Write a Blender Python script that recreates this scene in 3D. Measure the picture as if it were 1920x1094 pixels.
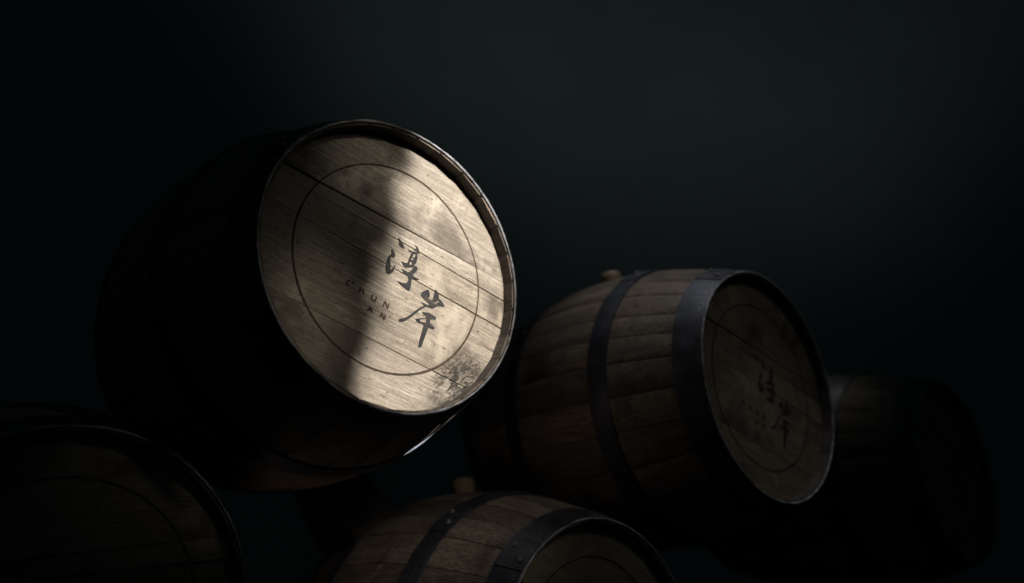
import bpy, bmesh, math, random
from mathutils import Vector, Matrix, noise
from mathutils.geometry import tessellate_polygon

# ------------------------------------------------------------------ scene, camera, light
scene = bpy.context.scene
for o in list(bpy.data.objects):
    bpy.data.objects.remove(o)
C = scene.collection
R = 0.27                      # radius of a barrel's rim in metres (profiles below are in rim radii)
LEN, BULGE = 3.0, 1.31        # barrel length and belly radius, in rim radii
RECESS = 0.090                # head sits this far inside the rim
ROLL = math.radians(7.66)     # barrels lie rolled a little, lettering dips to the right
MAIN_Z = (2.27 + BULGE + 0.006) * R


def place(x, up, out):
    """rim radii (right, up, out towards the viewer) from the lit barrel's rim centre -> metres"""
    return Vector((x * R, -out * R, MAIN_Z + up * R))


# axes: camera x, y, z written in (right, up, out)
GX = (0.74477, 0.07295, 0.65942)
GY = (-0.32475, 0.90499, 0.26574)
GZ = (-0.57759, -0.41471, 0.70178)
c1 = (-0.71810, 0.18172, -5.22385)
cam_ruo = [-(c1[0] * GX[i] + c1[1] * GY[i] + c1[2] * GZ[i]) for i in range(3)]
cam_data = bpy.data.cameras.new('camera')
cam = bpy.data.objects.new('camera', cam_data)
C.objects.link(cam)
W = lambda a: Vector((a[0], -a[2], a[1]))
m = Matrix((W(GX), W(GY), W(GZ))).transposed().to_4x4()
m.translation = place(*cam_ruo)
cam.matrix_world = m
cam_data.sensor_width = 36
cam_data.lens = 36 * 1500 / 1920
cam_data.clip_start = 0.05
cam_data.clip_end = 200
scene.camera = cam
cam_data.dof.use_dof = True
cam_data.dof.focus_distance = 5.26 * R      # on the lettering
cam_data.dof.aperture_fstop = 1.25

world = bpy.data.worlds.new('World')
scene.world = world
world.use_nodes = True
bg = world.node_tree.nodes['Background']
bg.inputs[0].default_value = (0.45, 0.85, 1.0, 1)
bg.inputs[1].default_value = 0.011

scene.view_settings.view_transform = 'Standard'
scene.view_settings.look = 'None'
scene.view_settings.exposure = 0
scene.view_settings.gamma = 1
scene.view_settings.use_curve_mapping = False
scene.render.engine = 'CYCLES'
scene.render.resolution_x, scene.render.resolution_y = 1024, 583


def aim(o, target, up=Vector((0, 0, 1))):
    d = (target - o.location).normalized()
    z = -d
    x = up.cross(z).normalized()
    y = z.cross(x)
    mm = Matrix((x, y, z)).transposed().to_4x4()
    mm.translation = o.location
    o.matrix_world = mm


def spot(name, loc, target, power, half_deg, blend, radius, col):
    ld = bpy.data.lights.new(name, 'SPOT')
    ld.energy = power
    ld.spot_size = math.radians(2 * half_deg)
    ld.spot_blend = blend
    ld.shadow_soft_size = radius
    ld.color = col
    o = bpy.data.objects.new(name, ld)
    C.objects.link(o)
    o.location = loc
    aim(o, target)
    return o


def area(name, loc, target, power, size, col, spread=180):
    ld = bpy.data.lights.new(name, 'AREA')
    ld.energy = power
    ld.size = size
    ld.color = col
    ld.spread = math.radians(spread)
    o = bpy.data.objects.new(name, ld)
    C.objects.link(o)
    o.location = loc
    aim(o, target)
    return o


# key: spot out in front and above, shutters added to cast the head's shadow edge
KEY_D = 11.0
key_loc = place(-0.09 * KEY_D, 0.57 * KEY_D, 0.82 * KEY_D)
key = spot('key_spot', key_loc, place(0.0, 0.0, -RECESS), 960, 9.5, 0.25, 0.012, (1.0, 0.955, 0.885))


def shutters(o, x0, soft_l, ru, rv, soft, v_mid=0.0):
    """a soft straight shutter at the left and a round iris added in the lamp nodes, in tangent units of the beam"""
    ld = o.data
    ld.use_nodes = True
    nt = ld.node_tree
    em = next(n for n in nt.nodes if n.type == 'EMISSION')
    tc = nt.nodes.new('ShaderNodeTexCoord')
    sp = nt.nodes.new('ShaderNodeSeparateXYZ')
    nt.links.new(tc.outputs['Normal'], sp.inputs[0])

    def mth(op, a, b=None):
        n = nt.nodes.new('ShaderNodeMath')
        n.operation = op
        for i, v in enumerate((a, b)):
            if v is None:
                continue
            if isinstance(v, (int, float)):
                n.inputs[i].default_value = v
            else:
                nt.links.new(v, n.inputs[i])
        return n.outputs[0]
    az = mth('ABSOLUTE', sp.outputs[2])
    u = mth('DIVIDE', sp.outputs[0], az)
    v = mth('DIVIDE', sp.outputs[1], az)
    nz = nt.nodes.new('ShaderNodeTexNoise')
    nz.inputs['Scale'].default_value = 26
    nt.links.new(tc.outputs['Normal'], nz.inputs['Vector'])
    wob = mth('MULTIPLY', mth('SUBTRACT', nz.outputs[0], 0.5), SHUT_WOBBLE)

    def edge(val, e, s, rising):
        n = nt.nodes.new('ShaderNodeMapRange')
        n.interpolation_type = 'SMOOTHSTEP'
        nt.links.new(val, n.inputs[0])
        n.inputs[1].default_value = e - s
        n.inputs[2].default_value = e + s
        n.inputs[3].default_value = 0 if rising else 1
        n.inputs[4].default_value = 1 if rising else 0
        return n.outputs[0]
    ru2 = mth('POWER', mth('ABSOLUTE', mth('DIVIDE', u, ru)), 2.0)
    rv2 = mth('POWER', mth('ABSOLUTE', mth('DIVIDE', mth('SUBTRACT', v, v_mid), rv)), 2.0)
    iris = edge(mth('SQRT', mth('ADD', ru2, rv2)), 1.0, soft, False)
    left = edge(mth('ADD', u, wob), x0, soft_l, True)
    nt.links.new(mth('MULTIPLY', left, iris), em.inputs['Strength'])


SHUT_WOBBLE = 0.06
T = 1 / KEY_D
shutters(key, -0.03 * T, 0.17 * T, 0.960 * T, 0.858 * T, 0.010, 0.068 * T)

# weak warm lamps added as spill on the rest of the head
spill = spot('head_fill_spot', place(3.0, 6.3, 9.0), place(0, 0, 0), 14, 6.2, 0.6, 0.10, (1.0, 0.92, 0.78))
spot('head_fill_upper', key_loc + Vector((-0.2, 0, 0.1)), place(-0.28, 0.66, -RECESS), 52, 2.2, 1.0, 0.05, (1.0, 0.92, 0.78))
spot('head_fill_lower', key_loc + Vector((-0.2, 0, 0.1)), place(-0.50, -0.54, -RECESS), 78, 2.0, 1.0, 0.05, (1.0, 0.92, 0.78))
shutters(spill, -1.0, 0.01, 0.98 / 11.5, 0.80 / 11.5, 0.10)
# soft fill from the front, so weak that the other heads only just show
spot('front_fill', place(1.5, 6.0, 8.0), place(3.0, -1.0, 0.4), 12.0, 16.5, 1.0, 0.25, (1.0, 0.98, 0.95))
# faint top light between the barrels, skimming the second head
spot('top_spot', place(1.0, 7.0, 1.35), place(3.3, 0.1, -0.3), 37, 12.5, 0.9, 0.10, (0.95, 0.97, 1.0))
# weak soft light on the flank of the bottom barrel
spot('flank_fill', place(-1.0, 1.0, 6.0), place(1.25, -1.75, -1.3), 20, 7.0, 1.0, 0.12, (1.0, 0.95, 0.88))
# the same over the far barrel, from behind its head
spot('far_top_spot', place(5.2, 8.0, -1.2), place(6.1, 0.6, -0.7), 11, 7.5, 1.0, 0.10, (1.0, 0.97, 0.90))
# accent from the right that catches the side of the barrel under the lit head
spot('side_accent', place(5.97, 5.19, 3.85), place(0.93, -0.75, -0.48), 2600, 2.4, 0.9, 0.01, (0.93, 0.97, 1.0))
# cool wash on the cellar wall
area('wall_wash', place(10.5, 18.9, -4.0), place(15.5, 25.6, -13.0), 4.1, 4.2, (0.80, 0.97, 1.0), 175)

# ------------------------------------------------------------------ materials
def new_mat(name):
    mt = bpy.data.materials.new(name)
    mt.use_nodes = True
    nt = mt.node_tree
    return mt, nt, nt.nodes['Principled BSDF']


class NB:
    """small node-building helper"""
    def __init__(self, nt):
        self.nt = nt

    def set(self, sock, v):
        if v is None:
            return
        if hasattr(v, 'is_output'):
            self.nt.links.new(v, sock)
        else:
            if isinstance(v, (tuple, list)) and len(v) == 3 and sock.type == 'RGBA':
                v = (*v, 1)
            sock.default_value = v

    def math(self, op, a, b=None, clamp=False):
        n = self.nt.nodes.new('ShaderNodeMath')
        n.operation = op
        n.use_clamp = clamp
        self.set(n.inputs[0], a)
        self.set(n.inputs[1], b)
        return n.outputs[0]

    def vmath(self, op, a, b=None):
        n = self.nt.nodes.new('ShaderNodeVectorMath')
        n.operation = op
        self.set(n.inputs[0], a)
        self.set(n.inputs[1], b)
        return n.outputs['Value'] if op in ('LENGTH', 'DISTANCE', 'DOT_PRODUCT') else n.outputs[0]

    def coord(self):
        return self.nt.nodes.new('ShaderNodeTexCoord').outputs['Object']

    def random(self):
        return self.nt.nodes.new('ShaderNodeObjectInfo').outputs['Random']

    def noise(self, vec, scale, detail=4, rough=0.55, dist=0.0):
        n = self.nt.nodes.new('ShaderNodeTexNoise')
        self.set(n.inputs['Vector'], vec)
        n.inputs['Scale'].default_value = scale
        n.inputs['Detail'].default_value = detail
        n.inputs['Roughness'].default_value = rough
        n.inputs['Distortion'].default_value = dist
        return n.outputs[0]

    def voronoi(self, vec, scale, feature='F1'):
        n = self.nt.nodes.new('ShaderNodeTexVoronoi')
        n.feature = feature
        self.set(n.inputs['Vector'], vec)
        n.inputs['Scale'].default_value = scale
        return n.outputs[0]

    def remap(self, v, a, b, c=0.0, d=1.0, smooth=True):
        n = self.nt.nodes.new('ShaderNodeMapRange')
        if smooth:
            n.interpolation_type = 'SMOOTHSTEP'
        self.set(n.inputs[0], v)
        n.inputs[1].default_value = a
        n.inputs[2].default_value = b
        n.inputs[3].default_value = c
        n.inputs[4].default_value = d
        return n.outputs[0]

    def mix(self, f, a, b, blend='MIX'):
        n = self.nt.nodes.new('ShaderNodeMix')
        n.data_type = 'RGBA'
        n.blend_type = blend
        self.set(n.inputs[0], f)
        self.set(n.inputs[6], a)
        self.set(n.inputs[7], b)
        return n.outputs[2]

    def bump(self, h, strength, dist, normal=None):
        n = self.nt.nodes.new('ShaderNodeBump')
        n.inputs['Strength'].default_value = strength
        n.inputs['Distance'].default_value = dist
        self.set(n.inputs['Height'], h)
        if normal is not None:
            self.set(n.inputs['Normal'], normal)
        return n.outputs[0]


def head_wood(name, light, mid, dark, worn=None):
    """planed oak of a barrel head: grain along local X, stains, specks; worn = centre of a scuffed black patch"""
    mt, nt, bs = new_mat(name)
    b = NB(nt)
    co = b.coord()
    rnd = b.random()
    off = nt.nodes.new('ShaderNodeCombineXYZ')
    b.set(off.inputs[0], b.math('MULTIPLY', rnd, 7.0))
    b.set(off.inputs[2], b.math('MULTIPLY', rnd, 3.0))
    p = b.vmath('ADD', co, off.outputs[0])
    warp = b.noise(p, 5.0, 2)
    wv = nt.nodes.new('ShaderNodeCombineXYZ')
    b.set(wv.inputs[2], b.math('MULTIPLY', b.math('SUBTRACT', warp, 0.5), 0.016))
    q = b.vmath('ADD', p, wv.outputs[0])
    rings = b.noise(b.vmath('MULTIPLY', q, (2.2, 1.0, 42.0)), 1.0, 3, 0.6)
    fibre = b.noise(b.vmath('MULTIPLY', q, (11.0, 1.0, 330.0)), 1.0, 5, 0.7)
    pores = b.noise(b.vmath('MULTIPLY', q, (34.0, 1.0, 420.0)), 1.0, 2, 0.5)
    # saw marks cross the grain at a slant
    sk = nt.nodes.new('ShaderNodeVectorRotate')
    sk.rotation_type = 'Y_AXIS'
    b.set(sk.inputs['Vector'], p)
    sk.inputs['Angle'].default_value = math.radians(2)
    saw = b.noise(b.vmath('MULTIPLY', sk.outputs[0], (6.0, 1.0, 190.0)), 1.0, 2, 0.5)
    blot = b.noise(p, 7.5, 5, 0.62, 0.4)
    blot2 = b.noise(p, 2.7, 3, 0.5)
    spk = b.noise(b.vmath('MULTIPLY', p, (0.8, 1.0, 1.4)), 120.0, 2, 0.5)
    spk2 = b.noise(p, 42.0, 3, 0.6)
    col = b.mix(b.remap(rings, 0.30, 0.66, 0.35, 1.0), mid, light)
    fine = b.noise(b.vmath('MULTIPLY', q, (24.0, 1.0, 400.0)), 1.0, 3, 0.75)
    grit = b.noise(p, 300.0, 3, 0.7)
    col = b.mix(b.math('MULTIPLY', b.remap(fibre, 0.58, 0.38), 0.50), col, dark)
    col = b.mix(b.math('MULTIPLY', b.remap(fine, 0.54, 0.40), 0.50), col, dark)
    col = b.mix(b.math('MULTIPLY', b.remap(grit, 0.52, 0.38), 0.45), col, dark)
    col = b.mix(b.math('MULTIPLY', b.remap(pores, 0.66, 0.74), 0.75), col, dark)
    col = b.mix(b.math('MULTIPLY', b.remap(saw, 0.56, 0.44), 0.34), col, dark)
    col = b.mix(b.math('MULTIPLY', b.remap(blot, 0.50, 0.66), 0.80), col, tuple(c * 0.55 for c in dark))
    col = b.mix(b.math('MULTIPLY', b.remap(blot2, 0.42, 0.66), 0.60), col, (mid[0] * 0.62, mid[1] * 0.60, mid[2] * 0.60))
    streak = b.noise(b.vmath('MULTIPLY', q, (3.0, 1.0, 26.0)), 1.0, 4, 0.65, 0.6)
    col = b.mix(b.math('MULTIPLY', b.remap(streak, 0.56, 0.70), 0.55), col, tuple(c * 0.8 for c in dark))
    pale = b.noise(p, 11.0, 4, 0.6, 0.3)
    col = b.mix(b.math('MULTIPLY', b.remap(pale, 0.54, 0.68), 0.45), col, (min(1, light[0] * 1.18), light[1] * 1.18, light[2] * 1.15))
    spots = b.math('MULTIPLY', b.remap(spk, 0.62, 0.69), b.remap(spk2, 0.46, 0.58))
    col = b.mix(b.math('MULTIPLY', spots, 0.8), col, (0.045, 0.035, 0.026))
    tn = nt.nodes.new('ShaderNodeCombineColor')
    for i, (lo_, hi_) in enumerate(((0.84, 1.10), (0.81, 1.10), (0.77, 1.10))):
        b.set(tn.inputs[i], b.remap(rnd, 0, 1, lo_, hi_, False))
    col = b.mix(1.0, col, tn.outputs[0], 'MULTIPLY')
    h = b.math('ADD', b.math('MULTIPLY', fibre, 0.6), b.math('MULTIPLY', saw, 0.5))
    h = b.math('SUBTRACT', h, b.math('MULTIPLY', b.remap(pores, 0.66, 0.74), 0.5))
    if worn:
        d = b.vmath('MULTIPLY', b.vmath('SUBTRACT', co, (worn[0], RECESS * R, worn[1])), (1.0, 0.0, 1.0))
        rot = nt.nodes.new('ShaderNodeVectorRotate')
        rot.rotation_type = 'Y_AXIS'
        b.set(rot.inputs['Vector'], d)
        rot.inputs['Angle'].default_value = math.radians(-35)
        dd = b.vmath('LENGTH', b.vmath('MULTIPLY', rot.outputs[0], (1.0, 1.0, 0.62)))
        near = b.remap(dd, 0.060, 0.012)
        rough_n = b.noise(b.vmath('MULTIPLY', rot.outputs[0], (1.7, 1.0, 0.8)), 62.0, 7, 0.72, 1.2)
        fleck = b.math('MULTIPLY', b.remap(rough_n, 0.49, 0.555), near)
        col = b.mix(b.math('MULTIPLY', fleck, 0.93), col, (0.022, 0.019, 0.016))
        grey = b.math('MULTIPLY', b.remap(b.noise(p, 34.0, 4), 0.5, 0.62), near)
        col = b.mix(b.math('MULTIPLY', grey, 0.28), col, (0.20, 0.18, 0.16))
        h = b.math('SUBTRACT', h, b.math('MULTIPLY', fleck, 2.2))
    b.set(bs.inputs['Base Color'], col)
    b.set(bs.inputs['Roughness'], b.remap(blot, 0.3, 0.7, 0.50, 0.66))
    bs.inputs['Specular IOR Level'].default_value = 0.35
    b.set(bs.inputs['Normal'], b.bump(h, 0.9, 0.0014))
    return mt


def stave_wood(name, light, mid, dark):
    """weathered oak of the staves: grain along local Y (the barrel's length)"""
    mt, nt, bs = new_mat(name)
    b = NB(nt)
    co = b.coord()
    rnd = b.random()
    off = nt.nodes.new('ShaderNodeCombineXYZ')
    b.set(off.inputs[1], b.math('MULTIPLY', rnd, 9.0))
    p = b.vmath('ADD', co, off.outputs[0])
    fibre = b.noise(b.vmath('MULTIPLY', p, (260.0, 7.0, 260.0)), 1.0, 4, 0.65)
    rings = b.noise(b.vmath('MULTIPLY', p, (38.0, 2.0, 38.0)), 1.0, 3, 0.6)
    blot = b.noise(p, 6.0, 5, 0.6, 0.5)
    col = b.mix(b.remap(rings, 0.35, 0.66), mid, light)
    col = b.mix(b.math('MULTIPLY', b.remap(fibre, 0.60, 0.38), 0.7), col, dark)
    col = b.mix(b.math('MULTIPLY', b.remap(blot, 0.5, 0.7), 0.65), col, tuple(c * 0.6 for c in dark))
    tone = b.remap(rnd, 0, 1, 0.66, 1.2, False)
    tn = nt.nodes.new('ShaderNodeCombineColor')
    for i in range(3):
        b.set(tn.inputs[i], tone)
    col = b.mix(1.0, col, tn.outputs[0], 'MULTIPLY')
    b.set(bs.inputs['Base Color'], col)
    b.set(bs.inputs['Roughness'], b.remap(blot, 0.3, 0.7, 0.55, 0.75))
    bs.inputs['Specular IOR Level'].default_value = 0.3
    b.set(bs.inputs['Normal'], b.bump(fibre, 0.5, 0.0009))
    return mt


def hoop_steel(name):
    """dull galvanised hoop steel with water spots and a little rust"""
    mt, nt, bs = new_mat(name)
    b = NB(nt)
    p = b.vmath('ADD', b.coord(), (0, 0, 0))
    n1 = b.noise(p, 16.0, 5, 0.6)
    n2 = b.noise(p, 150.0, 3, 0.6)
    spots = b.remap(b.voronoi(p, 190.0), 0.26, 0.14)
    patch = b.remap(n1, 0.50, 0.60)
    drops = b.math('MULTIPLY', spots, patch)
    col = b.mix(b.remap(n1, 0.35, 0.7), (0.036, 0.038, 0.048), (0.075, 0.078, 0.094))
    col = b.mix(b.math('MULTIPLY', b.remap(n2, 0.55, 0.66), 0.5), col, (0.10, 0.075, 0.06))
    col = b.mix(b.math('MULTIPLY', drops, 0.6), col, (0.42, 0.44, 0.47))
    b.set(bs.inputs['Base Color'], col)
    bs.inputs['Metallic'].default_value = 0.55
    b.set(bs.inputs['Roughness'], b.math('SUBTRACT', b.remap(n2, 0.3, 0.7, 0.42, 0.62), b.math('MULTIPLY', drops, 0.2)))
    b.set(bs.inputs['Normal'], b.bump(b.math('ADD', n2, b.math('MULTIPLY', drops, 1.5)), 0.35, 0.0006))
    return mt


def plain(name, col, rough=0.8, var=0.35, scale=30.0, spec=0.3):
    mt, nt, bs = new_mat(name)
    b = NB(nt)
    n = b.noise(b.coord(), scale, 5, 0.6)
    b.set(bs.inputs['Base Color'], b.mix(b.remap(n, 0.3, 0.7), tuple(c * (1 - var) for c in col), tuple(c * (1 + var) for c in col)))
    bs.inputs['Roughness'].default_value = rough
    bs.inputs['Specular IOR Level'].default_value = spec
    b.set(bs.inputs['Normal'], b.bump(n, 0.25, 0.002))
    return mt


def worn_print(name, col, wood, amount):
    """ink or scorch that has sunk into the grain and rubbed thin on its ridges"""
    mt, nt, bs = new_mat(name)
    b = NB(nt)
    co = b.coord()
    fib = b.noise(b.vmath('MULTIPLY', co, (14.0, 1.0, 360.0)), 1.0, 4, 0.7)
    big = b.noise(co, 26.0, 4, 0.6)
    rub = b.math('MULTIPLY', b.remap(fib, 0.50, 0.66), b.remap(big, 0.36, 0.62))
    b.set(bs.inputs['Base Color'], b.mix(b.math('MULTIPLY', rub, amount), b.mix(big, tuple(c * 0.7 for c in col), tuple(c * 1.4 for c in col)), wood))
    bs.inputs['Roughness'].default_value = 0.75
    bs.inputs['Specular IOR Level'].default_value = 0.2
    b.set(bs.inputs['Normal'], b.bump(fib, 0.5, 0.0008))
    return mt


WORN = (0.705 * R, -0.545 * R)
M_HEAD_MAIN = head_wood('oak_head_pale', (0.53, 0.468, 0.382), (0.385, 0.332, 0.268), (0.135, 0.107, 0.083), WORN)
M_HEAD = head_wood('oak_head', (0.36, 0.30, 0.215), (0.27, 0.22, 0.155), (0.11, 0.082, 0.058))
M_STAVE = stave_wood('oak_stave', (0.27, 0.21, 0.16), (0.19, 0.145, 0.11), (0.075, 0.055, 0.042))
M_CHIME = stave_wood('shaded_chime', (0.085, 0.071, 0.061), (0.058, 0.047, 0.040), (0.026, 0.020, 0.016))  # inner chime oak darkened, the recess's shade put into its colour
M_HOOP = hoop_steel('hoop_steel')
M_LIP = plain('worn_hoop_edge', (0.28, 0.28, 0.295), 0.45, 0.6, 45, 0.6)
M_BURN = worn_print('burnt_line', (0.045, 0.031, 0.020), (0.15, 0.115, 0.08), 0.55)
M_INK = worn_print('black_brush_ink', (0.026, 0.024, 0.025), (0.15, 0.125, 0.10), 0.6)
M_LETTER = worn_print('burnt_lettering', (0.060, 0.042, 0.028), (0.16, 0.12, 0.09), 0.7)
M_BUNG = plain('pale_wood_bung', (0.36, 0.25, 0.16), 0.5, 0.2, 60, 0.45)
M_RIVET = plain('rivet_steel', (0.13, 0.13, 0.14), 0.5, 0.3, 60, 0.6)
M_WALL = plain('dark_plaster', (0.31, 0.33, 0.33), 0.95, 0.06, 0.8, 0.1)
M_FLOOR = plain('cellar_floor', (0.05, 0.05, 0.05), 0.9, 0.3, 6, 0.2)
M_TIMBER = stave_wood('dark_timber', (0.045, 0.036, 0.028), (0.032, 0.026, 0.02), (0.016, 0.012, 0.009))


# ------------------------------------------------------------------ mesh helpers
def mesh(name, verts, faces, mat, smooth=True, angle=35):
    me = bpy.data.meshes.new(name)
    me.from_pydata(verts, [], faces)
    me.validate()
    bm = bmesh.new()
    bm.from_mesh(me)
    bmesh.ops.recalc_face_normals(bm, faces=bm.faces)
    bm.to_mesh(me)
    bm.free()
    me.materials.append(mat)
    if smooth:
        me.shade_smooth()
        me.set_sharp_from_angle(angle=math.radians(angle))
    return me


def obj(name, me, parent=None, loc=None):
    o = bpy.data.objects.new(name, me)
    C.objects.link(o)
    if parent is not None:
        o.parent = parent
    if loc is not None:
        o.location = loc
    return o


def tag(o, label=None, category=None, group=None, kind=None):
    for k, v in (('label', label), ('category', category), ('group', group), ('kind', kind)):
        if v:
            o[k] = v
    return o


def prof(y):
    """outer stave radius at distance y behind the rim, in rim radii"""
    t = abs((y - LEN / 2) / (LEN / 2))
    return BULGE - (BULGE - 0.985) * t ** 2.0


def on_circle(r, a, y):
    """a measured from local up (Z) towards local right (X); radii in rim radii"""
    return (r * R * math.sin(a), y * R, r * R * math.cos(a))


# ------------------------------------------------------------------ the setting
def build_setting():
    s = 40.0
    fl = obj('floor', mesh('floor', [(-s, -s, 0), (s, -s, 0), (s, s, 0), (-s, s, 0)], [(0, 1, 2, 3)], M_FLOOR, False))
    tag(fl, kind='structure')
    # plastered wall behind, sweeping round to the right
    path = [(-14.0, 4.2), (-6, 4.2), (-1, 4.2), (2.0, 4.2)]
    for i in range(1, 19):
        a = math.radians(5 * i)
        path.append((2.0 + 5.0 * math.sin(a), 4.2 - 5.0 * (1 - math.cos(a))))
    path += [(7.0, -6.0), (7.0, -14.0)]
    v, f = [], []
    zs = [0, 2, 4, 6, 8, 10, 12]
    for x, y in path:
        for z in zs:
            v.append((x, y, z))
    n = len(zs)
    for i in range(len(path) - 1):
        for j in range(n - 1):
            f.append((i * n + j, (i + 1) * n + j, (i + 1) * n + j + 1, i * n + j + 1))
    wl = obj('back_wall', mesh('back_wall', v, f, M_WALL, True, 60))
    tag(wl, kind='structure')


build_setting()

# ------------------------------------------------------------------ barrel pieces (meshes shared by all barrels)
rng = random.Random(11)
N_STAVE = 29


def stave_meshes():
    ws = [rng.uniform(0.82, 1.2) for _ in range(N_STAVE)]
    k = 2 * math.pi / sum(ws)
    out, a = [], math.radians(4)
    ys = [0.0, 0.02, RECESS, 0.20] + [0.20 + (LEN - 0.40) * i / 12 for i in range(1, 12)] + [LEN - 0.20, LEN - RECESS, LEN]
    for w in ws:
        w *= k
        g = 0.0022
        a0, a1 = a + g, a + w - g
        lift = rng.uniform(-0.0025, 0.0025)
        v, f = [], []
        for y in ys:
            r = prof(y) + lift
            if y < 0.01 or y > LEN - 0.01:
                r -= 0.008
            e = min(y, LEN - y)
            # inner side: bevelled chime, then stave thickness
            ri = 0.970 - 0.006 * e / RECESS if e <= RECESS + 1e-6 else prof(y) - 0.075
            c = 0.10 * w
            v += [on_circle(r - 0.007, a0, y), on_circle(r, a0 + c, y), on_circle(r, (a0 + a1) / 2, y), on_circle(r, a1 - c, y),
                  on_circle(r - 0.007, a1, y), on_circle(ri, a1, y), on_circle(ri, a0, y)]
        n = 7
        for i in range(len(ys) - 1):
            for j in range(n):
                f.append((i * n + j, i * n + (j + 1) % n, (i + 1) * n + (j + 1) % n, (i + 1) * n + j))
        f.append(tuple(range(n)))
        f.append(tuple((len(ys) - 1) * n + j for j in range(n)))
        me = mesh('stave', v, f, M_STAVE, True, 28)
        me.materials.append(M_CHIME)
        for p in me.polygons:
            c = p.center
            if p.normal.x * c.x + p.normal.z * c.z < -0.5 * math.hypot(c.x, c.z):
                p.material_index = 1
        out.append(me)
        a += w
    return out


HEAD_R = 0.967
# joints between head boards: height at x = -1 and at x = +1 (in rim radii), then the gap at each end
JOINTS = [(-0.536, -0.552, 0.0012, 0.0022), (-0.010, -0.004, 0.0004, 0.0042), (0.190, 0.216, -0.0050, 0.0050), (0.262, 0.362, 0.0085, -0.0030)]


def board_mesh(lo, hi, mat, tilt, dy, thick=0.055, y_front=RECESS):
    """one board of a head: the part of a disc between two joints"""
    def line(j, x):
        t = (x + 1) / 2
        return j[0] + (j[1] - j[0]) * t, max(0.00025, j[2] + (j[3] - j[2]) * t)
    pts = []
    steps = 120

    def inside(x, z, inset):
        if lo is not None:
            zz, g = line(lo, x)
            if z < zz + g + inset:
                return False
        if hi is not None:
            zz, g = line(hi, x)
            if z > zz - g - inset:
                return False
        return True

    def outline(inset):
        loop = []
        # clip a fine circle polygon by the two lines (Sutherland-Hodgman)
        poly = [(HEAD_R * math.cos(2 * math.pi * i / steps), HEAD_R * math.sin(2 * math.pi * i / steps)) for i in range(steps)]
        for which, j in (('lo', lo), ('hi', hi)):
            if j is None:
                continue
            def d(p):
                zz, g = line(j, p[0])
                return (p[1] - zz - g - inset) if which == 'lo' else (zz - g - inset - p[1])
            res = []
            for i in range(len(poly)):
                p, q = poly[i], poly[(i + 1) % len(poly)]
                dp, dq = d(p), d(q)
                if dp >= 0:
                    res.append(p)
                if dp * dq < 0:
                    t = dp / (dp - dq)
                    res.append((p[0] + (q[0] - p[0]) * t, p[1] + (q[1] - p[1]) * t))
            poly = res
        return poly
    o1, o0 = outline(0.0), outline(0.0)
    # shrink slightly for the eased front edge
    cx = sum(p[0] for p in o1) / len(o1)
    front = []
    n = len(o1)
    for i in range(n):
        px, pz = o1[i]
        ax, az = o1[i - 1]
        bx, bz = o1[(i + 1) % n]
        tx, tz = bx - ax, bz - az
        L = math.hypot(tx, tz) or 1
        ch = 0.0035
        for j in (lo, hi):
            if j is not None:
                zz, g = line(j, px)
                if abs(abs(pz - zz) - g) < 0.001:
                    ch = min(0.0035, 0.7 * g)
        front.append((px - tz / L * ch, pz + tx / L * ch))
    v, f = [], []
    for (x, z), yy in [(p, y_front) for p in front] + [(p, y_front + 0.0035) for p in o1] + [(p, y_front + thick) for p in o0]:
        v.append((x * R, (yy + dy + tilt * (z - (lo[0] if lo else -0.9))) * R, z * R))
    for k in range(2):
        for i in range(n):
            f.append((k * n + i, k * n + (i + 1) % n, (k + 1) * n + (i + 1) % n, (k + 1) * n + i))
    f.append(tuple(range(n)))
    f.append(tuple(2 * n + i for i in range(n)))
    return mesh('head_board', v, f, mat, False)


def head_meshes(mat, seed):
    r = random.Random(seed)
    js = [None] + JOINTS + [None]
    return [board_mesh(js[i], js[i + 1], mat, r.uniform(-0.0022, 0.0022), r.uniform(0, 0.0016)) for i in range(len(js) - 1)]


def lathe(profile, n=40, close=True):
    """profile of (radius, y) in metres, spun about local Y"""
    v, f = [], []
    k = len(profile)
    for i in range(n):
        a = 2 * math.pi * i / n
        for r, y in profile:
            v.append((r * math.sin(a), y, r * math.cos(a)))
    for i in range(n):
        for j in range(k if close else k - 1):
            a, b_ = i * k + j, i * k + (j + 1) % k
            c, d = ((i + 1) % n) * k + (j + 1) % k, ((i + 1) % n) * k + j
            f.append((a, b_, c, d))
    return v, f


def hoop_mesh(y0, y1):
    t = 0.015
    pr = []
    ys = [y0 + (y1 - y0) * i / 4 for i in range(5)]
    for i, y in enumerate(ys):
        e = 0.003 if i in (0, 4) else 0.0
        pr.append(((prof(y) + t - e) * R, y * R))
    for y in reversed(ys):
        pr.append(((prof(y) + 0.001) * R, y * R))
    v, f = lathe(pr, 96)
    return mesh('hoop', v, f, M_HOOP, True, 40)


HOOPS = [(-0.010, 0.215), (0.77, 0.95), (1.84, 2.02), (LEN - 0.215, LEN - 0.006)]
BUNG_A = -0.44


def bung_mesh():
    pr = [(0.0001, -0.05), (0.085, -0.05), (0.098, 0.03), (0.102, 0.085), (0.097, 0.115), (0.078, 0.132), (0.045, 0.142), (0.0001, 0.145)]
    v, f = [], []
    n, k = 24, len(pr)
    for i in range(n):
        a = 2 * math.pi * i / n
        for r, h in pr:
            v.append((r * R * math.cos(a), r * R * math.sin(a), h * R))
    for i in range(n):
        for j in range(k - 1):
            f.append((i * k + j, i * k + j + 1, ((i + 1) % n) * k + j + 1, ((i + 1) % n) * k + j))
    return mesh('bung', v, f, M_BUNG, True, 50)


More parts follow.
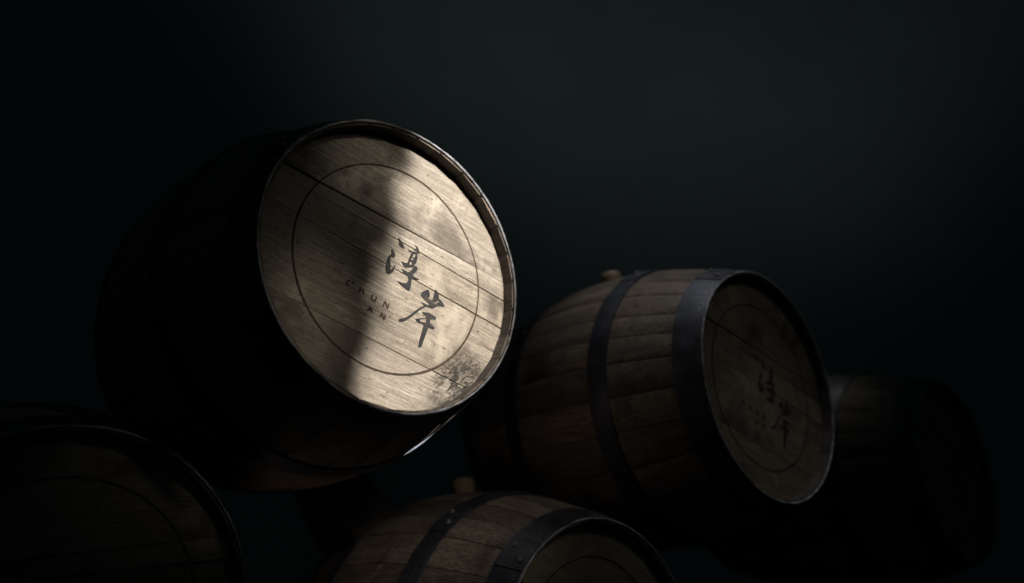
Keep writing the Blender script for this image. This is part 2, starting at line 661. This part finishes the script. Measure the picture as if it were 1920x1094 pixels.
def rivet_mesh():
    v, f = [], []
    n = 10
    pr = [(0.024, -0.004), (0.024, 0.010), (0.016, 0.018), (0.0001, 0.021)]
    k = len(pr)
    for i in range(n):
        a = 2 * math.pi * i / n
        for r, h in pr:
            v.append((r * R * math.cos(a), r * R * math.sin(a), h * R))
    for i in range(n):
        for j in range(k - 1):
            f.append((i * k + j, i * k + j + 1, ((i + 1) % n) * k + j + 1, ((i + 1) % n) * k + j))
    return mesh('rivet', v, f, M_RIVET, True, 60)


def ring_mesh():
    """the line burnt into the head, a hair proud of the boards"""
    v, f = [], []
    n = 180
    rr = random.Random(5)
    for i in range(n):
        a = 2 * math.pi * i / n
        w = 0.0064 * (1 + 0.16 * math.sin(3 * a + 1) + rr.uniform(-0.12, 0.12))
        for r in (0.7215 - w, 0.7215 + w):
            for y in (RECESS - 0.0016, RECESS + 0.006):
                v.append((r * R * math.sin(a), y * R, r * R * math.cos(a)))
    for i in range(n):
        p, q = 4 * i, 4 * ((i + 1) % n)
        f += [(p, p + 2, q + 2, q), (p, q, q + 1, p + 1), (p + 2, p + 3, q + 3, q + 2)]
    return mesh('burnt_ring', v, f, M_BURN, False)


def slab(loops_list, y_top, depth=0.006):
    """brush strokes as thin slabs: every entry is an outline followed by its holes, in rim radii (x, z)"""
    v, f = [], []
    for s, loops in enumerate(loops_list):
        sm = []
        for li, lp in enumerate(loops):
            if li:      # keep the holes open
                cx_, cz_ = sum(p[0] for p in lp) / len(lp), sum(p[1] for p in lp) / len(lp)
                sm.append([(cx_ + (p[0] - cx_) * 1.25, cz_ + (p[1] - cz_) * 1.25) for p in lp])
                continue
            # soften the outline once (Chaikin)
            q = []
            for i in range(len(lp)):
                a, b_ = lp[i], lp[(i + 1) % len(lp)]
                q.append((a[0] * 0.8 + b_[0] * 0.2, a[1] * 0.8 + b_[1] * 0.2))
                q.append((a[0] * 0.2 + b_[0] * 0.8, a[1] * 0.2 + b_[1] * 0.8))
            sm.append(q)
        flat = [p for lp in sm for p in lp]
        tris = tessellate_polygon([[Vector((x, z, 0)) for x, z in lp] for lp in sm])
        base = len(v)
        yt = y_top - 0.00025 * s
        v += [(x * R, yt * R, z * R) for x, z in flat]
        v += [(x * R, (yt + depth) * R, z * R) for x, z in flat]
        m_ = len(flat)
        f += [tuple(base + i for i in t) for t in tris]
        st = 0
        for lp in sm:
            k = len(lp)
            for i in range(k):
                p, q = base + st + i, base + st + (i + 1) % k
                f.append((p, q, q + m_, p + m_))
            st += k
    return v, f


def stroke_outline(line, w):
    """outline of a pen line of width w"""
    left, right = [], []
    n = len(line)
    for i in range(n):
        a, b_ = line[max(0, i - 1)], line[min(n - 1, i + 1)]
        tx, tz = b_[0] - a[0], b_[1] - a[1]
        L = math.hypot(tx, tz) or 1
        nx, nz = -tz / L * w / 2, tx / L * w / 2
        left.append((line[i][0] + nx, line[i][1] + nz))
        right.append((line[i][0] - nx, line[i][1] - nz))
    return left + right[::-1]


# outlines of the two brush characters and the six small letters, on the head, in rim radii
CHAR1= [[[(-0.0301, 0.2178), (-0.013, 0.2154), (0.0106, 0.1994), (0.0265, 0.1857), (0.0397, 0.1696), (0.0334, 0.1624), (0.0171, 0.1621), (0.0005, 0.1627), (-0.0099, 0.174), (-0.0157, 0.1979)]], [[(-0.053, 0.1178), (-0.0378, 0.113), (-0.0221, 0.0994), (-0.0122, 0.0849), (-0.0123, 0.067), (-0.0213, 0.0589), (-0.0356, 0.0607), (-0.0392, 0.0498), (-0.0373, 0.0287), (-0.025, 0.0003), (-0.0193, -0.0273), (-0.0125, -0.0301), (-0.0008, -0.0085), (0.0032, 0.0158), (0.0068, 0.0222), (0.0108, 0.0089), (0.0096, -0.0203), (0.0016, -0.0465), (-0.017, -0.0674), (-0.0317, -0.071), (-0.0507, -0.053), (-0.0576, -0.0263), (-0.0602, 0.0072), (-0.0598, 0.0427), (-0.0514, 0.0674), (-0.0428, 0.0766), (-0.0499, 0.0971)]], [[(0.1063, 0.2405), (0.1234, 0.2365), (0.141, 0.2257), (0.1537, 0.2103), (0.1381, 0.2025), (0.1076, 0.1921), (0.1215, 0.21), (0.124, 0.223)]], [[(0.0669, 0.1768), (0.0793, 0.1747), (0.0994, 0.1792), (0.1253, 0.1888), (0.1576, 0.2052), (0.1596, 0.1949), (0.1404, 0.1863), (0.1021, 0.1702), (0.0822, 0.165), (0.0718, 0.1682)]], [[(0.1003, 0.1683), (0.0958, 0.1431), (0.0914, 0.118), (0.0922, 0.0914), (0.091, 0.0796), (0.07, 0.0711), (0.0408, 0.0675), (0.0534, 0.0566), (0.0794, 0.0397), (0.1163, 0.0576), (0.1381, 0.0718), (0.145, 0.089), (0.1537, 0.1163), (0.1552, 0.1489), (0.1471, 0.1718), (0.1384, 0.1852)], [(0.118, 0.1646), (0.1298, 0.1735), (0.1329, 0.1547), (0.1223, 0.142), (0.1147, 0.1468)], [(0.1126, 0.1343), (0.1251, 0.1322), (0.1239, 0.1202), (0.1105, 0.1173)], [(0.1084, 0.1004), (0.1223, 0.1013), (0.1202, 0.0844), (0.1095, 0.0808)]], [[(0.1447, 0.0898), (0.1731, 0.0908), (0.1797, 0.0764), (0.1668, 0.047), (0.1549, 0.0228), (0.1629, 0.0115), (0.1863, 0.0129), (0.2121, 0.0142), (0.2029, 0.0048), (0.1762, -0.0014), (0.1567, -0.0073), (0.1531, -0.0225), (0.1584, -0.0373), (0.1613, -0.0709), (0.1619, -0.0967), (0.1572, -0.1044), (0.1263, -0.1022), (0.0967, -0.096), (0.0712, -0.0877), (0.0554, -0.0808), (0.0729, -0.0781), (0.0991, -0.073), (0.1237, -0.0622), (0.1319, -0.0425), (0.1303, -0.0214), (0.1177, -0.0105), (0.0925, -0.0041), (0.0733, 0.0054), (0.0576, 0.019), (0.0719, 0.0179), (0.0948, 0.0193), (0.1138, 0.0184), (0.1277, 0.0349), (0.1404, 0.0641)]]]
CHAR2= [[[(0.2979, -0.019), (0.31, -0.0328), (0.3238, -0.0582), (0.3199, -0.0676), (0.311, -0.0747), (0.3249, -0.085), (0.3506, -0.0794), (0.351, -0.0517), (0.3496, -0.0173), (0.3504, 0.0094), (0.3713, 0.004), (0.3882, -0.0125), (0.3952, -0.0417), (0.4129, -0.0453), (0.4355, -0.0564), (0.457, -0.0732), (0.4355, -0.0865), (0.4069, -0.0933), (0.3876, -0.113), (0.3708, -0.1313), (0.3459, -0.1397), (0.315, -0.1454), (0.2902, -0.1715), (0.2637, -0.209), (0.2354, -0.2567), (0.209, -0.2911), (0.1868, -0.3209), (0.157, -0.3414), (0.1386, -0.3348), (0.146, -0.3218), (0.1716, -0.3046), (0.1923, -0.2873), (0.2147, -0.2573), (0.2434, -0.2118), (0.2743, -0.1721), (0.2988, -0.1452), (0.2822, -0.1437), (0.2668, -0.1367), (0.2838, -0.1306), (0.3108, -0.1307), (0.3414, -0.1238), (0.3246, -0.1125), (0.2983, -0.106), (0.2692, -0.0986), (0.2512, -0.083), (0.2539, -0.0643), (0.2743, -0.0413)], [(0.3682, -0.0929), (0.382, -0.0735), (0.4011, -0.0588), (0.3981, -0.0718), (0.3806, -0.0881)]], [[(0.2906, -0.2005), (0.3211, -0.1854), (0.3567, -0.1776), (0.3902, -0.1807), (0.4121, -0.1847), (0.4143, -0.1983), (0.3993, -0.2032), (0.37, -0.215), (0.3762, -0.246), (0.3976, -0.2453), (0.4198, -0.2565), (0.4183, -0.2703), (0.4007, -0.2753), (0.373, -0.2765), (0.3705, -0.3016), (0.366, -0.3419), (0.3616, -0.3819), (0.3583, -0.4257), (0.347, -0.4411), (0.334, -0.4415), (0.3302, -0.4012), (0.3309, -0.349), (0.3328, -0.3005), (0.332, -0.2793), (0.3103, -0.2778), (0.28, -0.2829), (0.2571, -0.2676), (0.2726, -0.2577), (0.3005, -0.244), (0.3345, -0.2226), (0.3332, -0.2087), (0.3166, -0.2071)], [(0.2936, -0.257), (0.3363, -0.229), (0.3406, -0.2535), (0.3113, -0.2629)]]]
LETTERS= [[[(-0.2602, -0.2452), (-0.2774, -0.2542), (-0.2821, -0.2705), (-0.2731, -0.2796), (-0.2581, -0.2764)]], [[(-0.1842, -0.2547), (-0.178, -0.293)], [(-0.1802, -0.2784), (-0.1676, -0.2619), (-0.152, -0.2657), (-0.1513, -0.2872)]], [[(-0.085, -0.255), (-0.087, -0.2819), (-0.078, -0.2972), (-0.0639, -0.2959), (-0.0552, -0.2836), (-0.0579, -0.255)]], [[(0.0066, -0.3001), (0.0101, -0.2564), (0.0416, -0.2966), (0.0431, -0.2598)]], [[(-0.0892, -0.3794), (-0.0787, -0.3409), (-0.0535, -0.3753)], [(-0.0839, -0.3677), (-0.0631, -0.3605)]], [[(0.0078, -0.3785), (0.0115, -0.3432), (0.0386, -0.383), (0.0395, -0.3452)]]]


STAVES = stave_meshes()
HOOP_M = [hoop_mesh(*h) for h in HOOPS]


def lip_mesh(y):
    """worn bright edge of the hoop that wraps the rim, dented and rubbed unevenly"""
    v, f = [], []
    n, k = 160, 8
    for i in range(n):
        a = 2 * math.pi * i / n
        w = noise.noise(Vector((math.sin(a) * 3.1, math.cos(a) * 3.1, 0.4)))
        w2 = noise.noise(Vector((math.sin(a) * 14, math.cos(a) * 14, 2.4)))
        tr = 0.0088 * (1 + 0.30 * w + 0.25 * w2)
        rc = 0.989 + 0.0030 * w + 0.0016 * w2
        for j in range(k):
            t = 2 * math.pi * j / k
            v.append(on_circle(rc + tr * math.cos(t), a, y + 0.0035 * w2 + tr * math.sin(t)))
    for i in range(n):
        for j in range(k):
            f.append((i * k + j, i * k + (j + 1) % k, ((i + 1) % n) * k + (j + 1) % k, ((i + 1) % n) * k + j))
    return mesh('worn_edge', v, f, M_LIP, True, 80)


def lap_mesh(y0, y1):
    """short riveted overlap where the two ends of a hoop meet, built at local up"""
    v, f = [], []
    n = 7
    for i in range(n):
        a = -0.13 + 0.26 * i / (n - 1)
        for y in (y0 + 0.004, (y0 + y1) / 2, y1 - 0.004):
            for t in (0.012, 0.0235):
                v.append(on_circle(prof(y) + t, a, y))
    for i in range(n - 1):
        p, q = 6 * i, 6 * (i + 1)
        f += [(p + 1, p + 3, q + 3, q + 1), (p + 3, p + 5, q + 5, q + 3), (p, q, q + 1, p + 1), (p + 4, p + 5, q + 5, q + 4)]
    e = 6 * (n - 1)
    f += [(0, 1, 3, 2), (2, 3, 5, 4), (e, e + 2, e + 3, e + 1), (e + 2, e + 4, e + 5, e + 3)]
    return mesh('lapped_end', v, f, M_HOOP, True, 30)


LAP_M = [lap_mesh(*h) for h in HOOPS]
LIP_M = lip_mesh(-0.008)
BUNG_M, RIVET_M, RING_M = bung_mesh(), rivet_mesh(), ring_mesh()
Y_INK = RECESS - 0.0020


def char_mesh(ch):
    v, f = slab(ch, Y_INK)
    return mesh('brush_character', v, f, M_INK, False)


CHAR_M = [char_mesh(CHAR1), char_mesh(CHAR2)]
LETTER_M = []
for strokes in LETTERS:
    loops = []
    for ln in strokes:
        if len(ln) == 4 or len(ln) == 2 or (len(ln) == 3):
            loops += [[stroke_outline([ln[i], ln[i + 1]], 0.0105)] for i in range(len(ln) - 1)]
        else:
            loops.append([stroke_outline(ln, 0.0105)])
    v, f = slab(loops, Y_INK, 0.005)
    LETTER_M.append(mesh('letter', v, f, M_LETTER, False))
v, f = lathe([(0.0005, (LEN - RECESS) * R), (0.93 * R, (LEN - RECESS) * R), (0.93 * R, (LEN - RECESS - 0.05) * R), (0.0005, (LEN - RECESS - 0.05) * R)], 64)
REAR_M = mesh('rear_head', v, f, M_HEAD, False)


def barrel(pos, roll, label, boards, seed):
    root = obj('oak_barrel', None)
    root.empty_display_size = 0.1
    root.location = place(*pos)
    root.rotation_euler = (0, roll, 0)
    tag(root, label, 'barrel', 'oak barrels stacked in two rows')
    for me in STAVES:
        obj('stave', me, root)
    for me in boards:
        obj('head_board', me, root)
    obj('rear_head', REAR_M, root)
    obj('burnt_ring', RING_M, root)
    r = random.Random(seed)
    for (y0, y1), me, lap in zip(HOOPS, HOOP_M, LAP_M):
        hp = obj('hoop', me, root)
        if me is HOOP_M[0]:
            obj('worn_edge', LIP_M, hp)
        a = r.uniform(-1.25, -0.75)
        lp = obj('lapped_end', lap, hp)
        lp.rotation_euler = (0, a, 0)
        for k in (-1, 1):
            rv = obj('rivet', RIVET_M, hp)
            y = (y0 + y1) / 2 + k * (y1 - y0) * 0.22
            p = on_circle(prof(y) + 0.022, a + 0.05 * k, y)
            rv.matrix_local = Matrix.Translation(p) @ Vector((p[0], 0, p[2])).to_track_quat('Z', 'Y').to_matrix().to_4x4()
    bg_ = obj('bung', BUNG_M, root)
    p = on_circle(prof(LEN / 2) - 0.012, BUNG_A, LEN / 2)
    bg_.matrix_local = Matrix.Translation(p) @ Vector((p[0], 0, p[2])).to_track_quat('Z', 'Y').to_matrix().to_4x4()
    for me in CHAR_M:
        tag(obj('brush_character', me, root))
    for me in LETTER_M:
        obj('letter', me, root)
    return root


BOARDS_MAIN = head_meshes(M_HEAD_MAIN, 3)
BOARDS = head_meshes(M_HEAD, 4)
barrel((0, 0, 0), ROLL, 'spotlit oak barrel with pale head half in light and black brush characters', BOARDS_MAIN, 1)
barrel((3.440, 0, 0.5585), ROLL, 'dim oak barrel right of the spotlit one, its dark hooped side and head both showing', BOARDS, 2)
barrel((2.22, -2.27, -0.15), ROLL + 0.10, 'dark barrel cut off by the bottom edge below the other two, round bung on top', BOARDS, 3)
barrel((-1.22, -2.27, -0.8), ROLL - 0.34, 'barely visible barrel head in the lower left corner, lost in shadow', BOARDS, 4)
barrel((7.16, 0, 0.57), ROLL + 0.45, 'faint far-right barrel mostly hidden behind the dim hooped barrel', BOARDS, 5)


# ------------------------------------------------------------------ timber posts that prop the upper barrels
def post(x, out, w, d, top_l, top_r, label):
    b0 = place(x - w / 2, 0, out)
    x0, x1 = b0.x, b0.x + w * R
    y0, y1 = b0.y, b0.y + d * R
    zl, zr = MAIN_Z + top_l * R, MAIN_Z + top_r * R
    v = [(x0, y0, 0), (x1, y0, 0), (x1, y1, 0), (x0, y1, 0), (x0, y0, zl), (x1, y0, zr), (x1, y1, zr), (x0, y1, zl)]
    f = [(0, 1, 2, 3), (4, 5, 6, 7), (0, 1, 5, 4), (1, 2, 6, 5), (2, 3, 7, 6), (3, 0, 4, 7)]
    o = obj('timber_post', mesh('timber_post', v, f, M_TIMBER, False))
    md = o.modifiers.new('bevel', 'BEVEL')
    md.width = 0.006
    md.segments = 2
    tag(o, label, 'post', 'posts under the upper barrels')


def under(x):
    return -math.sqrt(BULGE ** 2 - x ** 2)


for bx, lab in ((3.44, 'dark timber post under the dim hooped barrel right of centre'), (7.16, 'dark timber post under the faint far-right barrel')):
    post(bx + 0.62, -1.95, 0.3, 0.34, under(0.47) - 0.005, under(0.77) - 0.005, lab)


def chock():
    """hardwood block wedged between the lit barrel and the bottom one"""
    back = 2.35
    a, b_ = place(0, 0, -back), place(2.22, -2.27, -back)
    d = (b_ - a).normalized()
    r1, r2 = prof(back) * R, prof(back - 0.15) * R
    gap = (b_ - a).length - r1 - r2
    mid_ = a + d * (r1 + gap / 2)
    h, w, l = gap / 2 + 0.004, 0.20 * R, 0.32 * R
    v = []
    for x, y, z in ((-1, -1, -1), (1, -1, -1), (1, 1, -1), (-1, 1, -1), (-1, -1, 1), (1, -1, 1), (1, 1, 1), (-1, 1, 1)):
        k = 1.15 if z < 0 else 0.9
        v.append((x * w * k, y * l * k, z * h))
    f = [(0, 1, 2, 3), (4, 5, 6, 7), (0, 1, 5, 4), (1, 2, 6, 5), (2, 3, 7, 6), (3, 0, 4, 7)]
    o = obj('wooden_chock', mesh('wooden_chock', v, f, M_TIMBER, False))
    z = -d
    y = Vector((0, 1, 0))
    x = y.cross(z).normalized()
    mm = Matrix((x, y, z)).transposed().to_4x4()
    mm.translation = mid_
    o.matrix_world = mm
    md = o.modifiers.new('bevel', 'BEVEL')
    md.width = 0.005
    md.segments = 2
    tag(o, 'dark wooden chock wedged between the spotlit barrel and the bottom one', 'chock')


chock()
